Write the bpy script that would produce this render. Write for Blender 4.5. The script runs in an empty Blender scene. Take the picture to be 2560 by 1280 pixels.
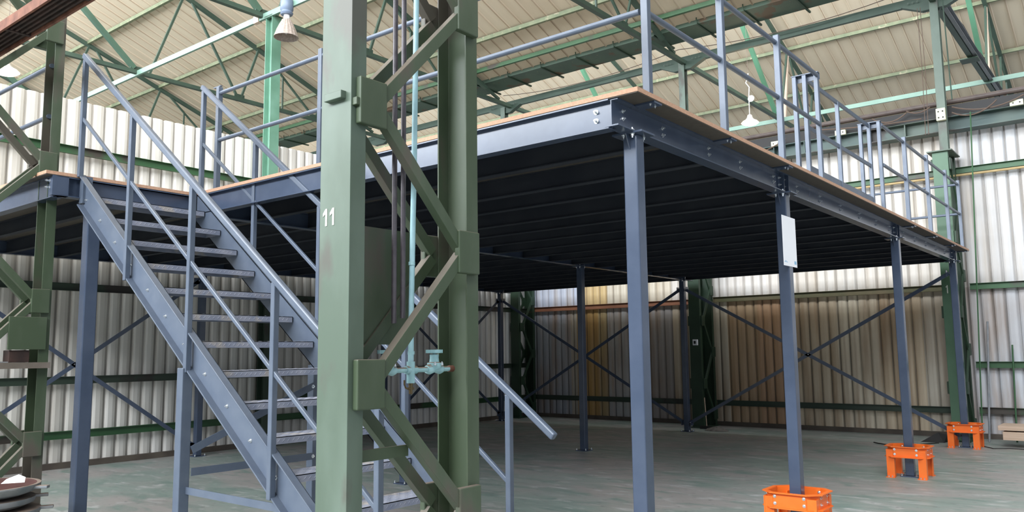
import bpy, math, random
from mathutils import Vector, Matrix
random.seed(11)
S = bpy.context.scene
COL = S.collection
V = Vector

# ------------------------------------------------------------------ camera
YAW, PITCH, ROLL, F = 0.6721266, 0.1175370, -0.0113530, 2026.404
fw = V((-math.sin(YAW)*math.cos(PITCH), math.cos(YAW)*math.cos(PITCH), math.sin(PITCH)))
rt = V((math.cos(YAW), math.sin(YAW), 0)); up0 = rt.cross(fw)
R_ = math.cos(ROLL)*rt + math.sin(ROLL)*up0
U_ = -math.sin(ROLL)*rt + math.cos(ROLL)*up0
cd = bpy.data.cameras.new('camera'); cam = bpy.data.objects.new('camera', cd); COL.objects.link(cam)
cam.matrix_world = Matrix(((R_.x, U_.x, -fw.x, 0), (R_.y, U_.y, -fw.y, 0), (R_.z, U_.z, -fw.z, 1.6), (0, 0, 0, 1)))
cd.sensor_fit = 'HORIZONTAL'; cd.sensor_width = 36; cd.lens = 36*F/2560; cd.clip_end = 300
S.camera = cam

# ------------------------------------------------------------------ world, daylight, exposure
w = bpy.data.worlds.new('sky'); S.world = w; w.use_nodes = True
bg = w.node_tree.nodes['Background']; bg.inputs[0].default_value = (.80, .88, 1, 1); bg.inputs[1].default_value = 0.75
S.view_settings.view_transform = 'Standard'; S.view_settings.look = 'None'
S.view_settings.gamma = 1; S.view_settings.use_curve_mapping = False
S.view_settings.exposure = 0.0

def area(name, loc, rot, sx, sy, power, color=(.90, .95, 1)):
    l = bpy.data.lights.new(name, 'AREA'); l.shape = 'RECTANGLE'; l.size = sx; l.size_y = sy
    l.energy = power; l.color = color
    o = bpy.data.objects.new(name, l); COL.objects.link(o); o.location = loc; o.rotation_euler = rot
    return o
# daylight through the three north-light glazing strips (the light stands inside each strip)
PER = 12.93
def T(y): return 13.41 - .352*y            # underside of the roof sheets, bay one
def sky_strip(Y, x0, x1, power):
    area('skylight_daylight', ((x0+x1)/2, Y, 10.4), (math.radians(80), 0, 0), x1-x0, 3.4, power)
sky_strip(3.05, -30, 5, 5000)
area('skylight_daylight', (-10, 3.05-PER, 10.2), (math.radians(80), 0, 0), 30, 4.0, 9500)
sky_strip(3.05+PER, -34, 5, 4200)

# ------------------------------------------------------------------ materials
MATS = {}
def mat(name, c1, c2=None, scale=3.0, rough=.5, metal=0, bump=0, stretch=(1, 1, 1), lo=.35, hi=.65,
        c3=None, s3=12, t3=.62, dust=None, spec=.5, detail=6, emit=None):
    if name in MATS: return MATS[name]
    m = bpy.data.materials.new(name); m.use_nodes = True; nt = m.node_tree; N = nt.nodes; L = nt.links
    b = N['Principled BSDF']; b.inputs['Roughness'].default_value = rough; b.inputs['Metallic'].default_value = metal
    b.inputs['Specular IOR Level'].default_value = spec
    tc = N.new('ShaderNodeTexCoord'); mp = N.new('ShaderNodeMapping'); mp.inputs['Scale'].default_value = stretch
    L.new(tc.outputs['Object'], mp.inputs[0])
    def noise(sc, d=detail):
        n = N.new('ShaderNodeTexNoise'); n.inputs['Scale'].default_value = sc; n.inputs['Detail'].default_value = d
        L.new(mp.outputs[0], n.inputs[0]); return n
    def ramp(src, a, bb):
        r = N.new('ShaderNodeMapRange'); r.inputs[1].default_value = a; r.inputs[2].default_value = bb
        L.new(src, r.inputs[0]); return r.outputs[0]
    def mix(f, a, bb):
        x = N.new('ShaderNodeMix'); x.data_type = 'RGBA'
        L.new(f, x.inputs[0])
        for i, q in ((6, a), (7, bb)):
            if isinstance(q, tuple): x.inputs[i].default_value = (*q, 1)
            else: L.new(q, x.inputs[i])
        return x.outputs[2]
    out = None
    n1 = noise(scale)
    if c2: out = mix(ramp(n1.outputs[0], lo, hi), c1, c2)
    if c3: out = mix(ramp(noise(s3).outputs[0], t3, t3+.06), out if out else c1, c3)
    if dust:
        g = N.new('ShaderNodeNewGeometry'); sp = N.new('ShaderNodeSeparateXYZ'); L.new(g.outputs['True Normal'], sp.inputs[0])
        out = mix(ramp(sp.outputs[2], .35, .75), out if out else c1, dust)
    if out: L.new(out, b.inputs['Base Color'])
    else: b.inputs['Base Color'].default_value = (*c1, 1)
    if bump:
        bn = N.new('ShaderNodeBump'); bn.inputs['Strength'].default_value = bump; bn.inputs['Distance'].default_value = .01
        L.new(n1.outputs[0], bn.inputs['Height']); L.new(bn.outputs[0], b.inputs['Normal'])
    if emit:
        b.inputs['Emission Color'].default_value = (*emit[0], 1); b.inputs['Emission Strength'].default_value = emit[1]
    MATS[name] = m
    m['_h'] = 0
    return m
BLUE = mat('blue_grey_paint', (.047, .066, .108), (.060, .080, .126), 5, .22, 0, .03)
BLUE2 = mat('blue_grey_paint_satin', (.082, .105, .148), (.100, .124, .167), 8, .38, 0, .05)
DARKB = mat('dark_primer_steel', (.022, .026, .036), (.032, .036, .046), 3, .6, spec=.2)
ZINC = mat('zinc_bolt', (.75, .78, .8), rough=.25, metal=.9)
GREEN = mat('old_green_paint', (.048, .072, .038), (.076, .100, .064), 2.2, .5, 0, .12, lo=.42, hi=.58, c3=(.095, .082, .065), s3=2.2, t3=.53, dust=(.15, .125, .105), stretch=(1, 1, .45))
GREENP = mat('old_green_paint_pale', (.078, .112, .082), (.122, .165, .132), 1.8, .5, 0, .12, lo=.42, hi=.58, c3=(.085, .088, .072), s3=2.4, t3=.53, dust=(.15, .125, .105), stretch=(1, 1, .45))
GREEND = mat('dark_green_paint', (.016, .038, .02), (.026, .06, .032), 2, .55, 0, .05)
GIRT = mat('girt_green_paint', (.03, .09, .035), (.045, .12, .05), 1.2, .5, 0, .05, c3=(.06, .05, .04), s3=.8, t3=.57)
TRUSS = mat('truss_green_paint', (.034, .062, .044), (.052, .086, .062), 1.5, .55)
TRUSSL = mat('bright_green_paint', (.08, .20, .12), (.10, .25, .155), 1.5, .55)
MINT = mat('mint_paint', (.145, .25, .20), (.18, .29, .235), 2, .5)
PURL = mat('purlin_olive_paint', (.13, .16, .09), (.20, .22, .13), 4, .6, c3=(.32, .30, .2), s3=9, t3=.6)
PALE = mat('faded_pink_timber', (.52, .39, .30), (.6, .46, .36), 4, .6)
BOARD = mat('chipboard_edge', (.44, .255, .165), (.52, .315, .21), 60, .8, 0, .1)
UNDER = mat('board_underside', (.075, .062, .05), (.09, .075, .06), 20, .7)  # darker than the chipboard: shade under the deck put into the colour
ORANGE = mat('orange_paint', (.86, .15, .012), (.90, .18, .02), 6, .42, 0, .04)
RUST = mat('rusty_steel', (.11, .04, .025), (.22, .09, .055), 9, .75, 0, .2)
RUSTD = mat('dark_rust_steel', (.02, .012, .01), (.05, .025, .02), 9, .8)
PIPEB = mat('pale_blue_pipe_paint', (.30, .50, .55), (.38, .60, .66), 14, .45, 0, .1, c3=(.2, .16, .13), s3=16, t3=.66)
VALVE = mat('pale_blue_valve_paint', (.26, .46, .50), (.36, .58, .62), 20, .5, 0, .2, dust=(.22, .15, .11))
COND = mat('dark_conduit', (.07, .06, .07), (.10, .09, .10), 20, .35, .3)
BRASS = mat('old_brass', (.14, .10, .05), rough=.45, metal=.6)
WHITE = mat('white_paper', (.92, .92, .95), rough=.5)
LOGO = mat('blue_print', (.15, .42, .65), rough=.5)
PAINTW = mat('white_stencil_paint', (.72, .72, .66), (.5, .52, .46), 30, .6)
CREAM = mat('cream_insulator', (.62, .62, .42), (.7, .7, .52), 12, .5)
BLACK = mat('black_rubber', (.012, .011, .011), rough=.6)
BROWNP = mat('brown_painted_pipe', (.07, .05, .045), (.10, .075, .065), 6, .5)
TEAL = mat('crane_girder_paint', (.045, .085, .085), (.10, .135, .11), .9, .55, 0, .05, c3=(.05, .045, .04), s3=1.5, t3=.58)
YPIPE = mat('ochre_pipe', (.42, .30, .14), (.5, .38, .2), 6, .5)
TIMB = mat('planed_timber', (.50, .36, .26), (.6, .45, .34), 8, .7, stretch=(.3, 4, 4))
TREAD = mat('chequer_plate', (.17, .19, .25), (.25, .26, .31), 9, .42, 0, .1, c3=(.30, .28, .27), s3=5, t3=.56)
WIRE = mat('wire', (.12, .08, .06), rough=.6)
LAMPON = mat('lit_lamp_glass', (1, .9, .7), rough=.4, emit=((1, .83, .52), 22))
GREYL = mat('lamp_housing_blue', (.13, .17, .24), rough=.4)
LMESH = mat('prismatic_lamp_glass', (.27, .225, .195), (.36, .30, .265), 30, .25)
GLASSY = mat('lamp_cap', (.35, .33, .3), rough=.4)
LSIL = mat('lamp_reflector', (.6, .6, .62), rough=.25, metal=.7)
CAST = mat('cast_iron_grey', (.17, .19, .21), (.26, .26, .27), 8, .6, 0, .2, dust=(.22, .17, .14))
CASTR = mat('red_oxide_primer', (.05, .017, .015), (.075, .026, .022), 8, .6, 0, .1)
DIRT = mat('floor_sweepings', (.10, .09, .08), (.2, .18, .16), 12, .9)

def floor_mat():
    m = bpy.data.materials.new('worn_painted_concrete'); m.use_nodes = True; nt = m.node_tree; N = nt.nodes; L = nt.links
    b = N['Principled BSDF']; tc = N.new('ShaderNodeTexCoord')
    def noise(sc, st, d=8, dist=0):
        mp = N.new('ShaderNodeMapping'); mp.inputs['Scale'].default_value = st; mp.inputs['Rotation'].default_value = (0, 0, -.65)
        L.new(tc.outputs['Object'], mp.inputs[0])
        n = N.new('ShaderNodeTexNoise'); n.inputs['Scale'].default_value = sc; n.inputs['Detail'].default_value = d
        n.inputs['Distortion'].default_value = dist; L.new(mp.outputs[0], n.inputs[0]); return n.outputs[0]
    def rng(s, a, c):
        r = N.new('ShaderNodeMapRange'); r.inputs[1].default_value = a; r.inputs[2].default_value = c; L.new(s, r.inputs[0]); return r.outputs[0]
    def mix(f, a, c):
        x = N.new('ShaderNodeMix'); x.data_type = 'RGBA'; L.new(f, x.inputs[0])
        for i, q in ((6, a), (7, c)):
            if isinstance(q, tuple): x.inputs[i].default_value = (*q, 1)
            else: L.new(q, x.inputs[i])
        return x.outputs[2]
    o = mix(rng(noise(.55, (1, 1.3, 1), 9, .6), .42, .60), (.345, .325, .31), (.26, .315, .285))
    o = mix(rng(noise(1.6, (1, 2.6, 1), 10, .8), .52, .68), o, (.20, .265, .235))
    o = mix(rng(noise(2.6, (1, 2.5, 1), 10, .5), .57, .72), o, (.48, .48, .47))
    o = mix(rng(noise(9, (1, 1.5, 1), 6), .6, .74), o, (.19, .195, .19))
    L.new(o, b.inputs['Base Color'])
    L.new(rng(noise(2, (1, 2, 1)), -.2, 1.3), b.inputs['Roughness'])
    bn = N.new('ShaderNodeBump'); bn.inputs['Strength'].default_value = .08; bn.inputs['Distance'].default_value = .01
    L.new(noise(30, (1, 1, 1)), bn.inputs['Height']); L.new(bn.outputs[0], b.inputs['Normal'])
    b.inputs['Specular IOR Level'].default_value = .3
    return m
FLOOR = floor_mat()
CHAINM = mat('white_chain', (.5, .5, .5), rough=.5)

def sheet_mat(name, stops, axis, period, c_seam, streak=(.35, .25, .15), seam_w=.10, amt=.5, mode='wall', rough=.45):
    """corrugated cladding: colour bands along the axis (real sheets), dark lines in the valleys (dirty seams on the roof), dirt streaks"""
    m = bpy.data.materials.new(name); m.use_nodes = True; nt = m.node_tree; N = nt.nodes; L = nt.links
    b = N['Principled BSDF']; b.inputs['Roughness'].default_value = rough; tc = N.new('ShaderNodeTexCoord')
    sp = N.new('ShaderNodeSeparateXYZ'); L.new(tc.outputs['Object'], sp.inputs[0]); ax = sp.outputs[axis]
    def math_(op, a, c=None):
        q = N.new('ShaderNodeMath'); q.operation = op
        for i, z in ((0, a), (1, c)):
            if z is None: continue
            if isinstance(z, (int, float)): q.inputs[i].default_value = z
            else: L.new(z, q.inputs[i])
        return q.outputs[0]
    def rng(s, a, c, d=0, e=1):
        r = N.new('ShaderNodeMapRange'); r.inputs[1].default_value = a; r.inputs[2].default_value = c
        r.inputs[3].default_value = d; r.inputs[4].default_value = e; L.new(s, r.inputs[0]); return r.outputs[0]
    def mix(f, a, c):
        x = N.new('ShaderNodeMix'); x.data_type = 'RGBA'
        if isinstance(f, (int, float)): x.inputs[0].default_value = f
        else: L.new(f, x.inputs[0])
        for i, q in ((6, a), (7, c)):
            if isinstance(q, tuple): x.inputs[i].default_value = (*q, 1)
            else: L.new(q, x.inputs[i])
        return x.outputs[2]
    def noise(sc, st, d=6):
        mp = N.new('ShaderNodeMapping'); mp.inputs['Scale'].default_value = st; L.new(tc.outputs['Object'], mp.inputs[0])
        n = N.new('ShaderNodeTexNoise'); n.inputs['Scale'].default_value = sc; n.inputs['Detail'].default_value = d
        L.new(mp.outputs[0], n.inputs[0]); return n.outputs[0]
    # base bands
    x0, x1 = stops[0][0], stops[-1][0]
    cr = N.new('ShaderNodeValToRGB'); cr.color_ramp.interpolation = 'LINEAR' if len(stops) < 3 else 'CONSTANT'
    e = cr.color_ramp.elements
    while len(e) < len(stops) - 1: e.new(.5)
    for i, (x, c) in enumerate(stops[:-1]):
        e[i].position = (x-x0)/(x1-x0) if len(stops) > 2 else i
        e[i].color = (*c, 1)
    L.new(rng(ax, x0, x1), cr.inputs[0]); out = cr.outputs[0]
    st = [.3, .3, .3]; st[axis] = 5 if mode == 'wall' else 3
    if mode == 'wall': st[2] = .35
    out = mix(math_('MULTIPLY', rng(noise(1.3, tuple(st)), .45, .75), amt), out, streak)
    out = mix(math_('MULTIPLY', rng(noise(.5, (1, 1, 1)), .45, .7), amt*.6), out, streak)
    # seams
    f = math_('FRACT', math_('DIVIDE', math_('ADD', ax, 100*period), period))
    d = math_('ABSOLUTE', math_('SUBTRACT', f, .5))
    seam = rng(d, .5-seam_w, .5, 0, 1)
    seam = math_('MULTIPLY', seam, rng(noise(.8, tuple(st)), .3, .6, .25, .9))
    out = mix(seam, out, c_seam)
    L.new(out, b.inputs['Base Color'])
    return m

# ------------------------------------------------------------------ mesh builder
WLOC = {}
class MB:
    def __init__(s): s.v = []; s.f = []
    def add(s, vs, fs):
        n = len(s.v); s.v += [V(q) for q in vs]; s.f += [tuple(i+n for i in q) for q in fs]; return s
    def box(s, a, b):
        x0, y0, z0 = a; x1, y1, z1 = b
        return s.add([(x0, y0, z0), (x1, y0, z0), (x1, y1, z0), (x0, y1, z0), (x0, y0, z1), (x1, y0, z1), (x1, y1, z1), (x0, y1, z1)],
                     [(0, 3, 2, 1), (4, 5, 6, 7), (0, 1, 5, 4), (1, 2, 6, 5), (2, 3, 7, 6), (3, 0, 4, 7)])
    def frame(s, p0, p1, up):
        p0 = V(p0); p1 = V(p1); d = (p1-p0).normalized(); up = V(up)
        sd = d.cross(up)
        if sd.length < 1e-6: sd = d.cross(V((1, 0, 0)))
        sd.normalize(); u = sd.cross(d); return p0, p1, d, sd, u
    def poly(s, p0, p1, prof, up=(0, 0, 1)):
        """extrude a closed 2D profile (side, up) from p0 to p1"""
        p0, p1, d, sd, u = s.frame(p0, p1, up); n = len(prof)
        a = [p0+sd*x+u*y for x, y in prof]; b = [p1+sd*x+u*y for x, y in prof]
        fs = [tuple(range(n))[::-1], tuple(range(n, 2*n))] + [(i, (i+1) % n, n+(i+1) % n, n+i) for i in range(n)]
        return s.add(a+b, fs)
    def bar(s, p0, p1, w, h, up=(0, 0, 1), os=0, ou=0):
        return s.poly(p0, p1, [(os-w/2, ou-h/2), (os+w/2, ou-h/2), (os+w/2, ou+h/2), (os-w/2, ou+h/2)], up)
    def ibeam(s, p0, p1, h, b, t=.009, tw=.007, up=(0, 0, 1)):
        H = h/2; B = b/2; W = tw/2
        return s.poly(p0, p1, [(-B, -H), (B, -H), (B, -H+t), (W, -H+t), (W, H-t), (B, H-t), (B, H), (-B, H), (-B, H-t), (-W, H-t), (-W, -H+t), (-B, -H+t)], up)
    def chan(s, p0, p1, h, b, t=.009, tw=.008, flip=1, up=(0, 0, 1)):
        """channel: web at side 0, flanges reach to side flip*b"""
        H = h/2; q = flip
        return s.poly(p0, p1, [(0, -H), (q*b, -H), (q*b, -H+t), (q*tw, -H+t), (q*tw, H-t), (q*b, H-t), (q*b, H), (0, H)][::q], up)
    def tube(s, pts, r, n=10, cap=True):
        pts = [V(p) for p in pts]; base = len(s.v); rings = []
        prev = None
        for i, p in enumerate(pts):
            d = (pts[min(i+1, len(pts)-1)]-pts[max(i-1, 0)]).normalized()
            ref = V((0, 0, 1)) if abs(d.z) < .9 else V((1, 0, 0))
            a = d.cross(ref).normalized(); b = a.cross(d)
            rr = r[i] if isinstance(r, (list, tuple)) else r
            rings.append([p+a*rr*math.cos(2*math.pi*k/n)+b*rr*math.sin(2*math.pi*k/n) for k in range(n)])
        vs = [q for rg in rings for q in rg]; fs = []
        for i in range(len(pts)-1):
            for k in range(n):
                fs.append((i*n+k, i*n+(k+1) % n, (i+1)*n+(k+1) % n, (i+1)*n+k))
        if cap: fs += [tuple(range(n))[::-1], tuple((len(pts)-1)*n+k for k in range(n))]
        return s.add(vs, fs)
    def lathe(s, c, prof, n=24):
        """surface of revolution about z: prof = [(r, z)]"""
        c = V(c); vs = []; fs = []
        for r, z in prof:
            vs += [c+V((r*math.cos(2*math.pi*k/n), r*math.sin(2*math.pi*k/n), z)) for k in range(n)]
        for i in range(len(prof)-1):
            for k in range(n): fs.append((i*n+k, i*n+(k+1) % n, (i+1)*n+(k+1) % n, (i+1)*n+k))
        return s.add(vs, fs)
    def build(s, name, m, parent=None, bevel=0, smooth=False, origin=None):
        o0 = WLOC[parent.name] if parent is not None else V(origin if origin is not None else (0, 0, 0))
        me = bpy.data.meshes.new(name); me.from_pydata([tuple(q-o0) for q in s.v], [], s.f); me.validate(); me.update()
        import bmesh
        bm = bmesh.new(); bm.from_mesh(me); bmesh.ops.recalc_face_normals(bm, faces=bm.faces); bm.to_mesh(me); bm.free()
        me.materials.append(m)
        o = bpy.data.objects.new(name, me); COL.objects.link(o)
        if parent is not None: o.parent = parent; WLOC[o.name] = o0
        else: o.location = o0; WLOC[o.name] = o0
        if smooth:
            for p in me.polygons: p.use_smooth = True
            try: me.set_sharp_from_angle(angle=math.radians(40))
            except Exception: pass
        if bevel:
            bv = o.modifiers.new('bevel', 'BEVEL'); bv.width = bevel; bv.segments = 2; bv.limit_method = 'ANGLE'; bv.angle_limit = .7
        return o
def tag(o, label, cat, group=None, kind=None):
    if label: o['label'] = label
    if cat: o['category'] = cat
    if group: o['group'] = group
    if kind: o['kind'] = kind
    return o
def thing(name, label, cat, loc, group=None):
    o = bpy.data.objects.new(name, None); COL.objects.link(o); o.location = loc; o.empty_display_size = .1
    WLOC[o.name] = V(loc); return tag(o, label, cat, group)
BOLT = {}
def bolt(parent, pos, d, r=.011, l=.012, name='bolt', m=None):
    """hex bolt head on a washer pointing along d"""
    key = (r, l, name)
    if key not in BOLT:
        b = MB(); b.tube([(0, 0, 0), (0, 0, .003)], r*1.45, 12); b.tube([(0, 0, .003), (0, 0, l)], r, 6)
        b.tube([(0, 0, l), (0, 0, l+r*.9)], r*.55, 8)
        o = b.build(name, m or ZINC, None); BOLT[key] = o.data; bpy.data.objects.remove(o)
    o = bpy.data.objects.new(name, BOLT[key]); COL.objects.link(o); o.parent = parent
    o.location = V(pos)-WLOC[parent.name]; o.rotation_euler = V(d).to_track_quat('Z', 'Y').to_euler()
    return o

# ------------------------------------------------------------------ key dimensions (metres)
XC, XD, XE = -2.586, -7.456, -12.20
Y1, Y2, Y3, Y4, YN = 4.535, 7.192, 11.191, 14.866, 3.30
HB, HT, HD = 2.997, 3.172, 3.207            # beam underside, beam top, deck top
XW, YW = -12.60, 16.45
XEDGE, YF, YEND, XNOT, YNOT = -2.385, 4.25, 15.2, -7.412, 2.87
PIT = (XW, YW)

# ------------------------------------------------------------------ the setting
tag(MB().box((-60, -12, -.1), (8, 32, 0)).build('floor', FLOOR), None, None, kind='structure')

def corr(axis, a0, a1, per, fixed, depth, z0, z1, dirn, prof=((.05, 0), (.13, .75), (.26, 1), (.60, 1), (.82, .75), (.95, 0)), rev=None):
    """corrugated vertical sheet; profile repeats along axis; dirn = direction of the ribs from the plane"""
    b = MB(); xs = []; k = math.floor(a0/per)
    while k*per < a1:
        for fx, h in prof:
            x = (k+fx)*per
            if a0 <= x <= a1: xs.append((x, h))
        k += 1
    vs = []
    for x, h in xs:
        for z in (z0, z1):
            o = fixed+dirn*depth*h
            vs.append((x, o, z) if axis == 0 else (o, x, z))
    fs = [(2*i, 2*i+2, 2*i+3, 2*i+1) for i in range(len(xs)-1)]
    n = len(vs)
    th = -dirn*.012
    vs2 = [((q[0], q[1]+th, q[2]) if axis == 0 else (q[0]+th, q[1], q[2])) for q in vs]
    fs += [tuple(i+n for i in q)[::-1] for q in fs[:]]
    for i in range(len(xs)-1):
        fs.append((2*i+1, 2*i+3, n+2*i+3, n+2*i+1)); fs.append((2*i, n+2*i, n+2*i+2, 2*i+2))
    return b.add(vs+vs2, fs)
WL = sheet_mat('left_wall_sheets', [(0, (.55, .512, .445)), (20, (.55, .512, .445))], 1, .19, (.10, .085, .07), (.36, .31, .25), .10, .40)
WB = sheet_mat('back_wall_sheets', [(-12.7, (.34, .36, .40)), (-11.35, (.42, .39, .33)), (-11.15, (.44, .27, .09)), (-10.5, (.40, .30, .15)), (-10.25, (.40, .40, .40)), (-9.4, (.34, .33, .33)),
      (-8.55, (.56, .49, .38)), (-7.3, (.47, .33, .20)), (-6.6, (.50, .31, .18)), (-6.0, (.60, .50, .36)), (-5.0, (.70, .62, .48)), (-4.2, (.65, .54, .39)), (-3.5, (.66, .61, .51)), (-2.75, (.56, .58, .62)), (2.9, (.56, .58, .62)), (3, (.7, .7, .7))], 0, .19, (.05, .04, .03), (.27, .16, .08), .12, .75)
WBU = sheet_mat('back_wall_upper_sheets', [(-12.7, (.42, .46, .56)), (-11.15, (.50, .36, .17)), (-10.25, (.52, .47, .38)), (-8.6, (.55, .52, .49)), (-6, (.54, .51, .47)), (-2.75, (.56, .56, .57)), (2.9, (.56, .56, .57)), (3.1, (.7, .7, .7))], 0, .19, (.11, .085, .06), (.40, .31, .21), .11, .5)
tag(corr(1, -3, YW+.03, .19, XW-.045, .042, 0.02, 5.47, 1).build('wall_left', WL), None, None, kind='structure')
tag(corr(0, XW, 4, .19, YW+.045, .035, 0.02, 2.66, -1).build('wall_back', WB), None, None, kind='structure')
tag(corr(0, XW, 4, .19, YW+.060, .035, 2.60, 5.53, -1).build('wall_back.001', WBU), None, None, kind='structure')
# skirting kerbs
tag(MB().bar((XW+.03, -3, .04), (XW+.03, YW, .04), .07, .09).build('baseboard_left', mat('kerb_steel', (.07, .055, .045), (.11, .09, .07), 3, .7)), None, None, kind='structure')
tag(MB().bar((XW, YW-.03, .04), (4, YW-.03, .04), .07, .09).build('baseboard_back', MATS['kerb_steel']), None, None, kind='structure')
# wall rails (girts): channels with toes outward
TN = [0]
def girt(p0, p1, m, h=.10, b=.06, flip=1):
    TN[0] += 1
    o = MB().chan(p0, p1, h, b, .006, .006, flip).build('trim_%d' % TN[0], m)
    tag(o, None, None, kind='structure')
GIRTG = mat('girt_dark_green', (.03, .055, .035), (.05, .07, .05), 1.2, .55, c3=(.04, .035, .03), s3=1.1, t3=.55)
for z, m in ((.48, GIRT), (1.26, GIRTG), (2.62, GIRTG), (4.67, GIRT)):
    girt((XW+.065, -3, z), (XW+.065, YW-.1, z), m, .11 if z < 4 else .12)
RUSTG = mat('girt_rust', (.16, .06, .03), (.24, .10, .05), 2, .7)
for x0, x1, z, m in ((XW+.1, -7.8, .48, GIRTG), (-7.5, -3.05, .48, GIRTG), (-2.6, 4, .49, GIRT), (-2.6, 4, 1.28, GIRT), (XW+.1, -7.8, 2.64, RUSTG),
                 (-7.5, -3.05, 2.66, mat('girt_olive', (.075, .075, .03), (.13, .10, .05), 2, .6)), (-2.6, 4, 2.66, GIRT), (XW+.1, 4, 4.77, GIRT)):
    girt((x0, YW-.065, z), (x1, YW-.065, z), m, .11)

# roof sheets: one sloping field per bay, ribs running down the slope
RSEAM = .335
ROOFM = sheet_mat('roof_sheets', [(0, (.59, .505, .385)), (20, (.59, .505, .385))], 0, RSEAM, (.24, .165, .10), (.47, .37, .26), .06, .45, 'roof', .6)
def roof_bay(k):
    b = MB(); y0, y1 = 2.95+PER*k, 14.95+PER*k
    dz = .352*PER*k
    f = lambda y: T(y-PER*k)+.07
    xs = []; n = int(66/RSEAM)
    for i in range(n):
        x = -60+i*RSEAM
        xs += [(x, 0), (x+.03, -.035), (x+.06, 0)]
    vs = []; fs = []
    for x, h in xs:
        vs += [(x, y0, f(y0)+h), (x, y1, f(y1)+h)]
    m = len(xs)
    for x, h in xs: vs += [(x, y0, f(y0)+h+.03), (x, y1, f(y1)+h+.03)]
    for i in range(m-1):
        fs.append((2*i, 2*i+1, 2*i+3, 2*i+2)); fs.append((2*m+2*i, 2*m+2*i+2, 2*m+2*i+3, 2*m+2*i+1))
    o = b.add(vs, fs).build('ceiling', ROOFM); tag(o, None, None, kind='structure')
for k in (-1, 0, 1): roof_bay(k)

# ------------------------------------------------------------------ roof steelwork
BAYX = [-2.75, -7.72, -12.62, -17.35, -22.2, -27.1]
BAYL = ['rightmost bay', 'second bay from the right', 'bay above the left wall', 'first bay beyond the left wall', 'second bay beyond the left wall', 'farthest bay beyond the left wall']
def truss(X, k, lab):
    o = PER*k; P = lambda y, z: (X, y+o, z)
    t = thing('roof_truss', lab, 'roof truss', P(16-.1, 7.87), 'roof trusses')
    ZB = 7.87
    MB().bar(P(3.1, ZB), P(15.9, ZB), .10, .085, (0, 0, 1)).build('bottom_chord', TRUSS, t)
    MB().bar(P(3.1, T(3.1)-.05), P(14.9, T(14.9)-.05), .09, .09).build('top_chord', TRUSS, t)
    def wb(y0, z0, y1, z1, wd=.05, m=TRUSS): MB().bar(P(y0, z0), P(y1, z1), wd, wd).build('web_bar', m, t)
    wb(3.9, 11.95, 8.4, 7.95, .10, TRUSSL if k else mat('truss_mid_green', (.05, .10, .07), (.07, .13, .09), 1.5, .55))
    wb(8.75, 7.9, 9.5, T(9.5)-.06); wb(9.7, T(9.7)-.06, 11.0, 7.9); wb(11.08, 7.9, 11.55, T(11.55)-.06)
    wb(11.8, T(11.8)-.06, 13.3, 7.92, .045); wb(12.3, 7.9, 12.3, 8.75, .035); wb(13.35, 7.92, 13.6, T(13.6)-.06, .04)
    wb(13.9, T(13.9)-.06, 15.4, 7.95, .06)
    if k: wb(9.55, T(9.5)-.1, 9.05, 7.9, .07, PALE)
    for y in (8.45, 11.04, 13.3): MB().box(P(y-.14, ZB-.02), tuple(V(P(y+.14, ZB+.13))+V((.012, 0, 0)))).build('gusset_plate', TRUSS, t)
NT = {0: 'over the mezzanine side', 1: 'beyond the back wall'}
for i, X in enumerate(BAYX):
    for k in (0, 1):
        if k == 1 and i > 2: continue
        truss(X, k, 'green lattice roof truss %s, %s' % (NT[k], BAYL[i]))
# purlins
PL = ['lowest, next to the gutter', 'first up from the gutter one', 'second up from the gutter one', 'third up, near the column tops row', 'fourth up towards the high edge']
for k in (0, 1):
    for j, y in enumerate((14.37, 13.5, 11.5, 9.46, 7.42)):
        b = MB().bar((-60, y+PER*k, T(y)+.0), (6, y+PER*k, T(y)+.0), .07, .09)
        o = b.build('roof_purlin', GIRT if j == 0 else PURL, None, origin=(0, y+PER*k, T(y)))
        tag(o, '%s roof purlin %s, %s' % ('green' if j == 0 else 'weathered olive', PL[j], NT[k]), 'purlin', 'roof purlins')
# mint tie bars at truss nodes
for Y, lab in ((8.47, 'mint green horizontal tie bar crossing the left wall post top'), (21.6, 'mint green horizontal tie bar high beyond the back wall, behind the lit lamp')):
    o = MB().bar((-45, Y, 7.84), (6, Y, 7.84), .05, .11).build('roof_tie_bar', MINT, None, origin=(0, Y, 7.84)); tag(o, lab, 'tie bar')
# copper-coloured clamp on the tie
tag(MB().box((-12.86, 8.43, 7.77), (-12.70, 8.51, 7.91)).build('pipe_clamp', PALE, None, origin=(-12.78, 8.47, 7.84)), 'small rusty orange clamp on the mint tie bar beside the left wall post', 'clamp')
# valley gutter on the column row
for k in (0,):
    g = thing('valley_gutter', 'large dark green box gutter high above the mezzanine, rust stained beneath', 'gutter', (-8, 15.1, 8.3))
    MB().box((-50, 14.78, 8.19), (6, 15.5, 8.5)).build('trough', mat('gutter_paint', (.05, .085, .06), (.07, .115, .08), 1.4, .6, c3=(.10, .06, .03), s3=2.2, t3=.58), g)
    MB().box((-50, 14.74, 8.31), (6, 14.78, 8.40)).build('edge_flange', MINT, g)
    for i in range(34):
        x = -3.05-.985*i+.13
        if x < -34: break
        MB().bar((x, 14.72, 8.175), (x, 15.66, 8.175), .035, .035).build('bracket', GREEND, g)
        MB().bar((x, 14.72, 8.16), (x, 14.72, 8.52), .012, .02).build('hanger', GREEND, g)
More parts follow.
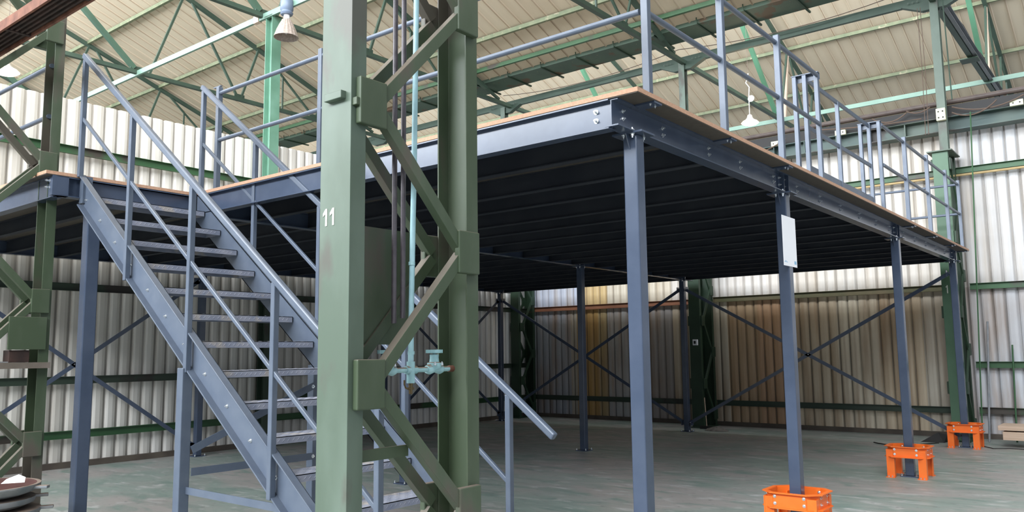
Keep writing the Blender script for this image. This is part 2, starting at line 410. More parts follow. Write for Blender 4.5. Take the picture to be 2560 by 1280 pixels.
# long beam over the column tops
lb = thing('column_head_beam', 'long green beam joining the column tops in front of the pale roof', 'beam', (-8, 15.9, 7.95))
MB().chan((-50, 15.9, 7.95), (6, 15.9, 7.95), .15, .08, .01, .01, -1).build('beam', TRUSS, lb)
HX = [-2.75, -7.78, -12.85]
for x in HX + [-17.6, -22.5]:
    MB().add([(x-.55, 15.86, 7.88), (x+.55, 15.86, 7.88), (x+.2, 15.86, 7.72), (x-.2, 15.86, 7.72), (x-.55, 15.98, 7.88), (x+.55, 15.98, 7.88), (x+.2, 15.98, 7.72), (x-.2, 15.98, 7.72)],
             [(0, 1, 2, 3), (4, 7, 6, 5), (0, 4, 5, 1), (1, 5, 6, 2), (2, 6, 7, 3), (3, 7, 4, 0)]).build('haunch', TRUSS, lb)
    for q in (-.42, -.34, -.26, .26, .34, .42): bolt(lb, (x+q, 15.855, 7.92), (0, -1, 0), .012, .01, 'rivet', GREENP)

# lattice crane columns of the back row
def lattice_col(x, yf, yr, name, lab, ztop, zcap, mf, wd, zs_front, zs_rear, first_front, group, number=None, shaft=None, nodeh=.21, lace=.055):
    """two channels facing each other along Y, laced with bars on both faces"""
    t = thing(name, lab, 'column', (x, (yf+yr)/2, 0), group)
    h = wd
    MB().chan((x, yf, 0), (x, yf, ztop), h, .085, .009, .009, 1, (1, 0, 0)).build('channel_leg', mf[0], t, .002)
    MB().chan((x, yr, 0), (x, yr, ztop), h, .085, .009, .009, -1, (1, 0, 0)).build('channel_leg', mf[1], t, .002)
    nodes = sorted([(z, yf+.13, 0) for z in zs_front] + [(z, yr-.12, 1) for z in zs_rear])
    for s in (1, -1):
        xs = x+s*(h/2+.012)
        for (za, ya, ka), (zb, yb, kb) in zip(nodes, nodes[1:]):
            if ka == kb: continue
            d = V((0, yb-ya, zb-za)).normalized()*.02
            a = V((xs, ya, za)); c = V((xs, yb, zb))
            a.x -= s*.010; c.x -= s*.010
            MB().bar(a+d, c-d, .046 if lace < .06 else .03, lace, (1, 0, 0) if False else V((0, 0, 1))).build('lacing_bar', mf[2], t, .002)
        for z, y, kd in nodes:
            if kd == 0: y0, y1 = yf+.025, yf+.18
            else: y0, y1 = yr-.175, yr-.025
            MB().box((min(xs-s*.012, xs+s*.022), y0, z-nodeh/2), (max(xs-s*.012, xs+s*.022), y1, z+nodeh/2)).build('gusset', mf[2], t, .006)
    return t
ZF = [1.47+1.222*i for i in range(-1, 4)]; ZR = [2.085+1.222*i for i in range(-2, 3)]
backl = {-2.80: 'at the right end of the mezzanine', -7.62: 'behind the middle of the mezzanine back edge', -12.42: 'in the far corner of the two corrugated walls'}
for i, (x, hx) in enumerate(zip((-2.80, -7.62, -12.42), HX)):
    pm = mat('column_mid_green', (.16, .27, .2), (.22, .35, .27), 1.6, .5, 0, .05) if i == 0 else GREEND
    t = lattice_col(x, 15.68, 16.34, 'crane_column', 'tall green lattice crane column against the back wall, '+backl[x], 5.02, 5.02, (mat('column_leg_green', (.035, .09, .045), (.10, .19, .12), .8, .5, stretch=(1, 1, .5)) if i == 0 else GREEND, GREEND, GREEND), .25,
                    [.9+1.3*j for j in range(4)], [.25+1.3*j for j in range(4)], 0, 'green crane columns along the back wall', lace=.06)
    MB().box((x-.2, 15.62, 5.02), (x+.2, 16.38, 5.04)).build('cap_plate', GREENP, t)
    MB().ibeam((hx, 15.9, 5.04), (hx, 15.9, 7.88), .15, .14, .01, .008, (0, 1, 0)).build('upper_shaft', GREENP, t, .002)
    MB().box((x-.16, 15.6, 0), (x+.16, 16.4, .02)).build('base_plate', GREEND, t)
    if i == 0:
        b = MB(); b.box((x-.045, 15.677, 2.52), (x-.030, 15.68, 2.66)); b.box((x-.062, 15.677, 2.625), (x-.045, 15.68, 2.64))
        b.build('painted_number', PAINTW, t)
    ib = thing('insulator_block', 'cream four-hole insulator block on the %s back column shaft' % ('right', 'middle', 'left')[i], 'insulator', (hx, 15.8, 5.62), 'insulator blocks on the back columns')
    MB().box((hx-.075, 15.74, 5.60), (hx+.075, 15.82, 5.82)).build('block', CREAM, ib, .006)
    for dx in (-.035, .035):
        for dz in (.05, .16):
            MB().tube([(hx+dx, 15.742, 5.6+dz), (hx+dx, 15.735, 5.6+dz)], .014, 8).build('hole_plug', BLACK, ib)
for x, n in ((-4.55, 'middle'), (-5.82, 'left'), (-1.62, 'rightmost')):
    ib = thing('busbar_bracket', 'small cream bracket below the brown pipe, %s one' % n, 'bracket', (x, 16.0, 5.7), 'cream brackets below the brown pipe')
    MB().box((x-.1, 15.98, 5.70), (x+.1, 16.04, 5.80)).build('block', CREAM, ib, .005)
    for dx in (-.05, .05): MB().tube([(x+dx, 15.982, 5.75), (x+dx, 15.975, 5.75)], .013, 8).build('hole_plug', BLACK, ib)
    MB().box((x-.02, 16.04, 5.74), (x+.02, 16.079, 5.78)).build('arm', BLACK, ib)
# crane girder beyond the back wall top, with pipe and cables on it
cg = thing('crane_girder', 'dark teal crane girder along the top of the back wall', 'crane girder', (-5, 16.25, 5.5))
MB().ibeam((-50, 16.22, 5.60), (6, 16.22, 5.60), .26, .3, .016, .012).build('girder', TEAL, cg)
MB().box((-50, 16.08, 5.735), (6, 16.38, 5.93)).build('walkway_tray', BLACK, cg)
for x in [-2.8-.62*i for i in range(16)]: MB().box((x-.01, 16.07, 5.48), (x+.01, 16.2, 5.72)).build('stiffener', TEAL, cg)
tag(MB().tube([(-50, 16.1, 5.99), (6, 16.1, 6.0)], .05, 12).build('service_pipe', BROWNP, None, smooth=True, origin=(-5, 16.1, 5.99)), 'thick dark brown pipe running along the top of the back wall', 'pipe')
tag(MB().tube([(-5.4, 16.32, 4.68), (4, 16.32, 4.68)], .022, 8).build('ochre_pipe', YPIPE, None, smooth=True, origin=(-3, 16.32, 4.68)), 'thin ochre pipe under the top green rail of the back wall', 'pipe')
def sag(a, b, s, n=10):
    a = V(a); b = V(b); return [a.lerp(b, i/n)-V((0, 0, s*4*(i/n)*(1-i/n))) for i in range(n+1)]
for a, b, s, l in (((-3.95, 15.96, 5.9), (-3.35, 15.96, 5.9), .12, 'looping brown cable below the pipe left of the right back column'),
                 ((-3.35, 15.955, 5.93), (-2.95, 15.955, 5.93), .07, 'small brown cable loop under the pipe beside the cream insulator'),
                 ((-2.6, 15.955, 5.86), (-1.5, 15.955, 5.86), .13, 'long brown cable loop right of the cream insulator'),
                 ((-2.6, 15.92, 5.75), (-1.9, 15.92, 5.84), .14, 'black cable sagging beneath the brown cable loop on the right'),
                 ((-4.9, 15.955, 5.86), (-3.1, 15.955, 5.74), .03, 'nearly straight cable along the dark girder behind the gate posts'),
                 ((-7.0, 15.955, 5.70), (-5.6, 15.955, 5.8), .16, 'brown cable sagging by the left cream bracket')):
    tag(MB().tube(sag(a, b, s), .012, 6).build('cable', WIRE, None, origin=a), l, 'cable')
tag(MB().tube(sag((-12.75, 15.74, 8.15), (-7.78, 15.74, 8.15), .18)+sag((-7.78, 15.74, 8.15), (-2.9, 15.74, 8.15), .18)[1:], .008, 6).build('overhead_wire', WIRE, None, origin=(-7.8, 15.6, 8.2)), 'thin wire slung beneath the dark green gutter', 'wire')
for x, z0, z1, n, m in ((-2.98, 7.7, 5.35, 'left', WIRE), (-2.93, 7.7, 5.35, 'right', WIRE)):
    tag(MB().tube([(x, 15.62, z0), (x+.01, 15.62, (z0+z1)/2), (x-.01, 15.62, z1)], .006, 6).build('hanging_wire', m, None, origin=(x, 15.62, z1)), 'thin vertical wire left of the right back column shaft, %s of two' % n, 'wire')
tag(MB().tube([(-2.56, 15.6, 7.8), (-2.53, 15.6, 5.9)], .012, 6).build('drop_rod', TRUSS, None, origin=(-2.53, 15.6, 5.9)), 'thin green rod hanging right of the right back column shaft', 'rod')
tag(MB().tube([(-2.25, 15.5, 5.6), (-2.45, 15.5, .02)], .012, 6).build('conduit_rod', GIRT, None, origin=(-2.45, 15.5, 0)), 'long thin green rod in front of the white wall, right of the lattice column', 'rod')
fc = thing('festoon_cable', 'thick black cable lying along the dark truss chord at top right', 'cable', (-2.7, 18, 8))
pts = [(-2.66+.02*math.sin(i*1.7), 16.1+i*.5, 8.06+.03*math.sin(i*2.3)) for i in range(12)]
MB().tube(pts, .03, 8).build('cable', BLACK, fc)
tag(MB().box((-2.95, 19.4, 7.78), (-2.6, 19.75, 7.80)).build('splice_plate', GREEND, None, origin=(-2.75, 19.5, 7.79)), 'small flat plate under the dark truss chord at top right', 'plate')
tag(MB().chan((-2.68, 16, 7.92), (-2.68, 23.6, 7.92), .17, .07, .01, .01, 1).build('monorail_beam', mat('grey_monorail', (.11, .12, .13), (.16, .17, .18), 2, .5), None, origin=(-2.75, 16, 7.9)), 'grey overhead rail leading away from the right back column top', 'rail')

# gable post in front of the left wall
gp = thing('wall_post', 'green steel post, its lit upper part given a lighter colour, standing in front of the left corrugated wall', 'column', (-12.42, 8.56, 0))
MB().ibeam((-12.40, 8.56, 0), (-12.40, 8.56, 2.9), .2, .2, .012, .01, (1, 0, 0)).build('lower_post', GIRTG, gp, .002)
MB().ibeam((-12.40, 8.56, 2.9), (-12.40, 8.56, 7.82), .2, .2, .012, .01, (1, 0, 0)).build('upper_post', mat('post_lit_green', (.10, .22, .15), (.15, .30, .22), 2, .5), gp, .002)  # same green post; its lit look is put into a lighter colour
MB().box((-12.52, 8.44, 7.80), (-12.28, 8.68, 7.815)).build('cap_plate', TRUSS, gp)
# small steel column behind the stairs against the left wall (same row as the crane columns)
# ------------------------------------------------------------------ foreground lattice columns
mf = (GREENP, GREEN, GREEN)
def fore_col(xp, lab, num):
    x = xp-.10
    t = lattice_col(x, 2.228, 3.057, 'lattice_column', lab, 7.9, 7.9, mf, .2, ZF, ZR, 0, 'foreground green lattice columns')
    MB().box((x-.16, 2.15, 0), (x+.16, 3.13, .018)).build('base_plate', GREEND, t)
    return t
c11 = fore_col(-2.65, 'green lattice crane column with painted number 11, nearest to the camera', 1)
xw0 = -2.85
b = MB()
for xx in (-2.822, -2.775):                       # digits 1 1
    z0, z1 = 2.152, 2.228
    b.box((xx+.012, 2.2255, z0), (xx+.024, 2.2285, z1))
    b.add([(xx+.013, 2.2255, z1), (xx+.013, 2.2255, z1-.022), (xx-.004, 2.2255, z1-.034), (xx-.004, 2.2255, z1-.020),
           (xx+.013, 2.2285, z1), (xx+.013, 2.2285, z1-.022), (xx-.004, 2.2285, z1-.034), (xx-.004, 2.2285, z1-.020)],
          [(0, 1, 2, 3), (4, 7, 6, 5), (0, 4, 5, 1), (1, 5, 6, 2), (2, 6, 7, 3), (3, 7, 4, 0)])
tag(b.build('painted_number', PAINTW, c11), 'white painted number 11', None)
MB().box((-2.844, 2.33, 1.64), (-2.838, 2.77, 2.185)).build('cover_plate', GREEN, c11)
MB().box((-2.80, 2.200, 2.70), (-2.685, 2.235, 2.735)).build('welded_cleat', GREENP, c11, .003)
MB().box((-2.85, 2.205, .80), (-2.79, 2.23, .865)).build('welded_cleat', GREENP, c11, .003)
MB().box((-2.655, 2.235, 2.665), (-2.622, 2.30, 2.70)).build('welded_cleat', GREEN, c11, .003)
MB().bar((-2.70, 2.31, 1.165), (-2.70, 2.62, 1.165), .012, .05).build('batten', GREEN, c11)
c12 = fore_col(-7.63, 'dark green lattice crane column at the left edge of the picture', 2)
MB().box((-7.62, 2.72, 1.665), (-7.60, 3.02, 1.945)).build('cover_plate', GREEN, c12, .003)
MB().box((-7.85, 2.23, 1.505), (-7.55, 3.045, 1.555)).build('shelf_bar', mat('dusty_shelf', (.12, .10, .08), (.17, .14, .12), 6, .7), c12)
ob = thing('electrical_box', 'dark opened metal box on the shelf bar of the left lattice column', 'box', (-7.7, 2.8, 1.56))
MB().box((-7.75, 2.74, 1.557), (-7.62, 2.90, 1.66)).build('case', RUSTD, ob, .004)
MB().box((-7.70, 2.58, 1.557), (-7.60, 2.73, 1.565)).build('lid', CAST, ob)
# rusty tray through the lattice columns
ct = thing('crane_busbar_tray', 'rusty steel tray with dark underside crossing the top left corner', 'tray', (-9, 2.54, 4.3))
MB().box((-16, 2.42, 4.29), (1, 2.44, 4.375)).build('side_flange', RUST, ct)
MB().box((-16, 2.63, 4.29), (1, 2.65, 4.375)).build('side_flange', RUST, ct)
MB().box((-16, 2.44, 4.32), (1, 2.63, 4.375)).build('web', RUSTD, ct)
for i, y in enumerate((2.475, 2.515, 2.555, 2.595)): MB().box((-16, y-.008, 4.30), (1, y+.008, 4.32)).build('busbar', RUSTD, ct)
for i in range(14): MB().box((-15+i*1.1, 2.44, 4.295), (-14.96+i*1.1, 2.63, 4.32)).build('cross_bar', RUSTD, ct)

# pipework on column 11
dp = []
for y, z0, n in ((2.579, 1.735, 'left'), (2.635, 1.76, 'right')):
    o = MB().tube([(-2.75, y, z0), (-2.75, y, 7)], .0125, 12).build('conduit', COND, None, smooth=True, origin=(-2.75, y, z0))
    tag(o, 'dark metal conduit pipe inside the numbered green column, %s of the pair' % n, 'pipe', 'conduits in the numbered column')
wp = thing('air_pipe', 'pale blue pipe with two hand valves and a drain cock inside the numbered column', 'pipe', (-2.75, 2.69, 1.42))
MB().tube([(-2.75, 2.688, 1.50), (-2.75, 2.690, 1.82), (-2.75, 2.705, 2.45), (-2.75, 2.72, 3.4), (-2.75, 2.73, 7)], .0135, 14).build('riser', PIPEB, wp, smooth=True)
for z in (2.52, 2.02, 1.60): MB().tube([(-2.75, 2.69+.02*max(0, z-1.9), z-.008), (-2.75, 2.69+.02*max(0, z-1.9), z+.008)], .0165, 12).build('coupling', VALVE, wp)
MB().tube([(-2.75, 2.688, 1.46), (-2.75, 2.688, 1.56)], .02, 12).tube([(-2.75, 2.655, 1.521), (-2.75, 2.722, 1.521)], .019, 12).build('cross_fitting', VALVE, wp, smooth=True)
MB().tube([(-2.75, 2.44, 1.521), (-2.75, 2.96, 1.521)], .0125, 12).build('branch_pipe', VALVE, wp, smooth=True)
MB().tube([(-2.75, 2.945, 1.521), (-2.75, 2.975, 1.521)], .016, 12).build('pipe_end', RUST, wp, smooth=True)
for y in (2.845, 2.535):
    vb = MB().tube([(-2.75, y-.052, 1.521), (-2.75, y-.034, 1.521), (-2.75, y, 1.521), (-2.75, y+.034, 1.521), (-2.75, y+.052, 1.521)], [.019, .025, .015, .025, .019], 14)
    vb.lathe((-2.75, y, 1.521), [(.001, 0), (.026, .0), (.034, .012), (.034, .03), (.024, .034), (.021, .055), (.023, .07), (.001, .07)], 16)
    v = vb.build('valve_body', VALVE, wp, smooth=True)
    hb = MB()
    hb.lathe((-2.75, y, 1.60), [(.001, .004), (.02, .004), (.027, .012), (.036, .014), (.038, .006), (.036, -.002), (.027, -.002), (.02, -.004), (.001, -.004)], 16)
    for k in range(8):
        a = k*math.pi/4; hb.tube([(-2.75+.034*math.cos(a), y+.034*math.sin(a), 1.598), (-2.75+.034*math.cos(a), y+.034*math.sin(a), 1.614)], .007, 6)
    hb.tube([(-2.75, y, 1.58), (-2.75, y, 1.602)], .008, 8)
    hb.build('hand_wheel', VALVE, v, smooth=True)
    for k in (-1, 1): bolt(v, (-2.722, y+k*.024, 1.54), (0, 0, 1), .006, .012)
dc = MB().tube([(-2.75, 2.688, 1.465), (-2.75, 2.688, 1.41)], [.011, .008], 10).tube([(-2.75, 2.67, 1.435), (-2.75, 2.706, 1.435)], .006, 8)
dc.tube([(-2.75, 2.67, 1.435), (-2.75, 2.655, 1.44), (-2.75, 2.648, 1.455), (-2.75, 2.648, 1.475)], .0045, 8)
dc.build('drain_cock', BRASS, wp, smooth=True)

# ------------------------------------------------------------------ mezzanine columns
def mezz_col(x, y, lab, guard=False, splice=False, h=.05):
    t = thing('mezzanine_column', lab, 'column', (x, y, 0), 'blue-grey mezzanine columns')
    MB().box((x-h, y-h, .012), (x+h, y+h, HB-.012)).build('shaft', BLUE, t, .008)
    MB().box((x-.10, y-.10, 0), (x+.10, y+.10, .012)).build('base_plate', BLUE, t)
    c = MB().box((x-.11, y-.085, HB-.012), (x+.11, y+.085, HB)).build('cap_plate', BLUE, t)
    for sx, sy in ((-1, -1), (1, -1), (1, 1), (-1, 1)):
        bolt(t, (x+sx*.085, y+sy*.085, .012), (0, 0, 1), .010, .02)
    for sx in (-1, 1):
        for sy in (-1, 1):
            bolt(t, (x+sx*.08 if 0 else x+sx*.032, y+sy*.068, HB-.012), (0, 0, -1), .012, .016)
            bolt(t, (x+sx*.032, y+sy*.068, HB+.009), (0, 0, 1), .012, .008)
    for s in (-1, 1):
        MB().add([(x-.004, y+s*h, HB-.012), (x-.004, y+s*(h+.05), HB-.012), (x-.004, y+s*h, HB-.11), (x+.004, y+s*h, HB-.012), (x+.004, y+s*(h+.05), HB-.012), (x+.004, y+s*h, HB-.11)],
                 [(0, 1, 2), (3, 5, 4), (0, 3, 4, 1), (1, 4, 5, 2), (2, 5, 3, 0)]).build('stiffener', BLUE, t)
    return t
cols = {}
cols['C1'] = mezz_col(XC, Y1, 'blue-grey steel column under the near front corner of the mezzanine')
cols['C2'] = mezz_col(XC, Y2, 'blue-grey steel column carrying the white paper sign')
cols['C3'] = mezz_col(XC, Y3, 'blue-grey steel column in the middle orange guard ring')
cols['C4'] = mezz_col(XC, Y4, 'blue-grey steel column at the right end, in the farthest orange guard')
cols['D2'] = mezz_col(XD, Y2, 'blue-grey steel column seen through the numbered lattice column')
cols['D3'] = mezz_col(XD, Y3, 'dark steel column standing alone in the middle under the mezzanine')
cols['D4'] = mezz_col(XD, Y4, 'dark steel column at the back edge beside the middle crane column')
cols['E2'] = mezz_col(XE, Y2, 'steel column by the left wall, its foot seen left of the stairs')
cols['E3'] = mezz_col(XE, Y3, 'steel column by the left wall hidden behind the numbered column')
cols['E4'] = mezz_col(XE, Y4, 'dark steel column in the far corner under the mezzanine')
cols['D1'] = mezz_col(XD-.02, YN, 'blue-grey steel column under the landing corner beside the stairs', h=.056)
cols['E1'] = mezz_col(XE, YN, 'steel column by the left wall, left of the picture edge')
# sign
sg = thing('paper_sign', 'white portrait paper sign with two small blue marks on the second front column', 'sign', (XC+.056, 7.17, 2.55))
MB().box((XC+.052, 7.004, 2.326), (XC+.055, 7.335, 2.774)).build('sheet', WHITE, sg)
b = MB()
for i, z in enumerate((2.352, 2.360, 2.368)): b.box((XC+.055, 7.265, z), (XC+.0556, 7.318, z+.006))
b.box((XC+.055, 7.265, 2.376), (XC+.0556, 7.318, 2.380)); b.build('printed_mark', LOGO, sg)
b = MB().box((XC+.055, 7.02, 2.358), (XC+.0556, 7.10, 2.362)); b.box((XC+.055, 7.03, 2.366), (XC+.0556, 7.07, 2.37)); b.build('printed_mark', LOGO, sg)

# orange guards
def guard(x, y, lab):
    t = thing('column_guard', lab, 'column guard', (x, y, 0), 'orange column guards')
    A, B, c = .225, .20, .085      # half sizes in X, Y and chamfer
    def ring(a, b_, cc): return [(x-a+cc, y-b_), (x+a-cc, y-b_), (x+a, y-b_+cc), (x+a, y+b_-cc), (x+a-cc, y+b_), (x-a+cc, y+b_), (x-a, y+b_-cc), (x-a, y-b_+cc)]
    o = ring(A, B, c); z0, z1 = .25, .375
    def solid(outer, inner, za, zb):
        m = MB(); n = len(outer)
        vs = [(p[0], p[1], z) for z in (za, zb) for p in outer]+[(p[0], p[1], z) for z in (za, zb) for p in inner]
        fs = []
        for i in range(n):
            j = (i+1) % n
            fs += [(i, j, n+j, n+i), (2*n+i, 3*n+i, 3*n+j, 2*n+j), (n+i, n+j, 3*n+j, 3*n+i), (i, 2*n+i, 2*n+j, j)]
        return m.add(vs, fs)
    solid(o, ring(A-.008, B-.008, c-.003), z0, z1).build('ring_wall', ORANGE, t)
    for z in (z0, z1): solid(ring(A+.035, B+.035, c+.015), ring(A-.004, B-.004, c-.002), z-.004, z+.004).build('ring_flange', ORANGE, t)
    for s in (-1, 1): MB().box((x+s*.13-.004, y-B-.035, z0), (x+s*.13+.004, y-B, z1)) if 0 else None
    for sx in (-1, 1):
        for sy in (-1, 1):
            xa, xb = sorted((x+sx*(A-.085), x+sx*(A-.003))); ya, yb = sorted((y+sy*(B-.07), y+sy*(B-.005)))
            yo = y+sy*(B-.008)
            m = MB().box((xa, min(yo, yo-sy*.008), 0), (xb, max(yo, yo-sy*.008), z0+.09))
            xs = (xa, xb)
            for q in xs: m.box((q-.004, ya, 0), (q+.004, yb, z0+.09))
            l = m.build('leg', ORANGE, t)
            MB().box((min(xa, xb)-.01, min(yo, yo+sy*.05), 0), (max(xa, xb)+.01, max(yo, yo+sy*.05), .008)).build('foot', ORANGE, l)
            for q in (.25, .75): bolt(l, (xa+(xb-xa)*q, yo+sy*.03, .008), (0, 0, 1), .008, .012)
    for sx in (-1, 1):
        for z in (.285, .343):
            for sy in (-1, 1):
                bolt(t, (x+sx*.125, y+sy*B, z), (0, sy, 0), .010, .008); bolt(t, (x+sx*.125, y+sy*(B-.008), z), (0, -sy, 0), .010, .014)
                bolt(t, (x+sx*A, y+sy*.08, z), (sx, 0, 0), .010, .008)
guard(XC, Y2, 'nearest orange steel column guard ring, cut by the bottom of the picture')
guard(XC, Y3, 'middle orange steel column guard bolted around the third front column')
guard(XC, Y4, 'farthest orange steel column guard, by the green lattice column')

# ------------------------------------------------------------------ mezzanine beams
def mbeam(x, y0, y1, lab, h=HT-HB):
    t = thing('main_beam', lab, 'beam', (x, y0, HB), 'mezzanine main beams')
    MB().ibeam((x, y0, (HB+HT)/2), (x, y1, (HB+HT)/2), h, .10, .009, .006).build('beam', BLUE, t)
    return t
JY = [4.93, 5.66, 6.25, 6.98, 7.57, 8.24, 8.92, 9.62, 10.30, 10.92, 11.62, 12.28, 12.95, 13.62, 14.27, 15.0]
rb = mbeam(XC, 4.265, 15.25, 'blue-grey main beam along the right edge of the mezzanine, full of bolts')
for y in [4.40]+JY:
    for z in (HB+.075, HB+.125):
        bolt(rb, (XC+.003, y, z), (1, 0, 0), .010, .012)
for y in (Y2, Y3, Y4):
    MB().box((XC+.003, y-.055, HB+.009), (XC+.045, y-.047, HT-.009)).build('stiffener', BLUE, rb)
    MB().box((XC+.003, y+.047, HB+.009), (XC+.048, y+.055, HT-.009)).build('stiffener', BLUE, rb)
    MB().box((XC+.003, y-.12, HB+.04), (XC+.010, y+.12, HT-.03)).build('splice_plate', BLUE, rb)
    for dy in (-.09, -.03, .03, .09):
        for z in (HB+.065, HB+.13): bolt(rb, (XC+.010, y+dy, z), (1, 0, 0), .010, .012)
mbeam(XD, YN-.1, 15.25, 'blue-grey main beam across the middle of the mezzanine underside')
mbeam(XE, YN-.1, 15.25, 'blue-grey main beam beside the left wall')
nb = mbeam(XNOT-.06, 2.98, 4.33, 'short beam at the top of the stairs under the landing edge') if False else None
def jbeam(y, x0, x1, lab, m=BLUE, h=.19, b=.09, bolts=False):
    t = thing('joist', lab, 'joist', (x0, y, HT-h), 'mezzanine joists')
    z = HT-h/2
    MB().ibeam((x0, y, z), (x1, y, z), h, b, .008, .006).build('beam', m, t)
    return t
fb = jbeam(4.295, XD+.02, XC-.012, 'long glossy blue-grey front edge beam of the mezzanine')
fb['label'] = 'long glossy blue-grey edge beam facing the camera between stairs and corner'
for z in (HB+.06, HB+.118):
    bolt(fb, (XC-.125, 4.291, z), (0, -1, 0), .0115, .018)
MB().box((XC-.17, 4.245, HB), (XC-.012, 4.2915, HB+.001)) if 0 else None
fl = jbeam(2.98, -12.45, XNOT-.05, 'blue-grey edge beam left of the stairs under the landing', DARKB)
for o in fl.children: o.data.materials[0] = BLUE
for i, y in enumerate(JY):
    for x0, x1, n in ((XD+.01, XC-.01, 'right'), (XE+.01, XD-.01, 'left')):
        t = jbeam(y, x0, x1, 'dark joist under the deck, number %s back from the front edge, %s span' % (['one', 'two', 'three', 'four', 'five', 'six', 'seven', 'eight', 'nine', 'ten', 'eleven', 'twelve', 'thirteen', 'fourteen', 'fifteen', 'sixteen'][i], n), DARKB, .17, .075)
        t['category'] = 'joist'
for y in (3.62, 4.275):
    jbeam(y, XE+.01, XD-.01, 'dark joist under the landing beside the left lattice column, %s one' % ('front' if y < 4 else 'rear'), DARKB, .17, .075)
# notch edge beam where the stairs land
sb = thing('landing_beam', 'dark edge beam under the landing where the stairs arrive', 'beam', (XNOT, 3.5, HB))
MB().ibeam((XNOT-.05, 2.96, (HB+HT)/2), (XNOT-.05, 4.24, (HB+HT)/2), HT-HB, .10, .009, .006).build('beam', BLUE, sb)
MB().box((XNOT-.06, 2.925, HB), (XNOT+.0, 3.06, HT)).build('end_plate', BLUE, sb)
for z in (HB+.07, HB+.13): bolt(sb, (XNOT-.055, 2.925, z), (0, -1, 0), .010, .03)
# deck boards
dk = thing('mezzanine_deck', 'wood chipboard deck of the mezzanine with pale orange-brown edge', 'deck', (XEDGE, YF, HT))
MB().box((XW+.12, YF, HT+.006), (XEDGE, YEND, HD)).box((XW+.12, YNOT, HT+.006), (XNOT, YF, HD)).build('boards', BOARD, dk)
MB().box((XW+.13, YF+.006, HD), (XEDGE-.006, YEND-.006, HD+.001)).box((XW+.13, YNOT+.006, HD), (XNOT-.006, YF+.006, HD+.001)).build('walking_surface', mat('grey_board_top', (.24, .22, .19), (.30, .27, .23), 3, .7), dk)  # unseen grey layer added to cut warm bounce onto the roof
MB().box((XW+.12, YF+.003, HT), (XEDGE-.003, YEND-.003, HT+.006)).box((XW+.12, YNOT+.003, HT), (XNOT-.003, YF+.003, HT+.006)).build('underside_shade', UNDER, dk)  # thin dark sheet standing in for the shade beneath the boards

# cross braces (two flat bars with a bolt)
def brace(pA, pB, lab, off):
    """pA, pB: (x, y) of the two columns"""
    a, c = V((*pA, 0)), V((*pB, 0)); d = (c-a).normalized(); n = V((-d.y, d.x, 0))*off
    a2 = a+d*.062; c2 = c-d*.062
    t = thing('cross_brace', lab, 'brace', (a+c)/2, 'mezzanine cross braces')
    z0, z1 = .17, 2.80; nn = n.normalized()
    MB().bar(a2+n+V((0, 0, z0)), c2+n+V((0, 0, z1)), .008, .06).build('flat_bar', BLUE, t)
    MB().bar(a2+n*1.15+nn*.01+V((0, 0, z1)), c2+n*1.15+nn*.01+V((0, 0, z0)), .008, .06).build('flat_bar', BLUE, t)
    m = (a2+c2)/2+n; bolt(t, m+V((0, 0, (z0+z1)/2))+nn*.014, nn, .012, .01); bolt(t, m+V((0, 0, (z0+z1)/2))-nn*.006, -nn, .012, .01)
    for p, z in ((a2, z0), (a2, z1), (c2, z0), (c2, z1)):
        q = d*(-.1 if p is a2 else .1)
        MB().bar(p+n-q*.4+V((0, 0, z-.05)), p+n-q*.4+V((0, 0, z+.05)), .10, .008, n).build('gusset', BLUE, t)
        bolt(t, p+n+V((0, 0, z))-nn*.006, -nn, .010, .012)
brace((XC, Y4), (XD, Y4), 'blue cross brace on the back row, between the rightmost column and the middle one', .0)
brace((XD, Y4), (XE, Y4), 'dark cross brace on the back row, in front of the rusty yellow sheets', .0)
brace((XE, Y1-1.235), (XE, Y2), 'blue cross brace by the left wall at the left edge of the picture', .0)
brace((XE, Y3), (XE, Y4), 'dark cross brace by the left wall near the far corner', .0)

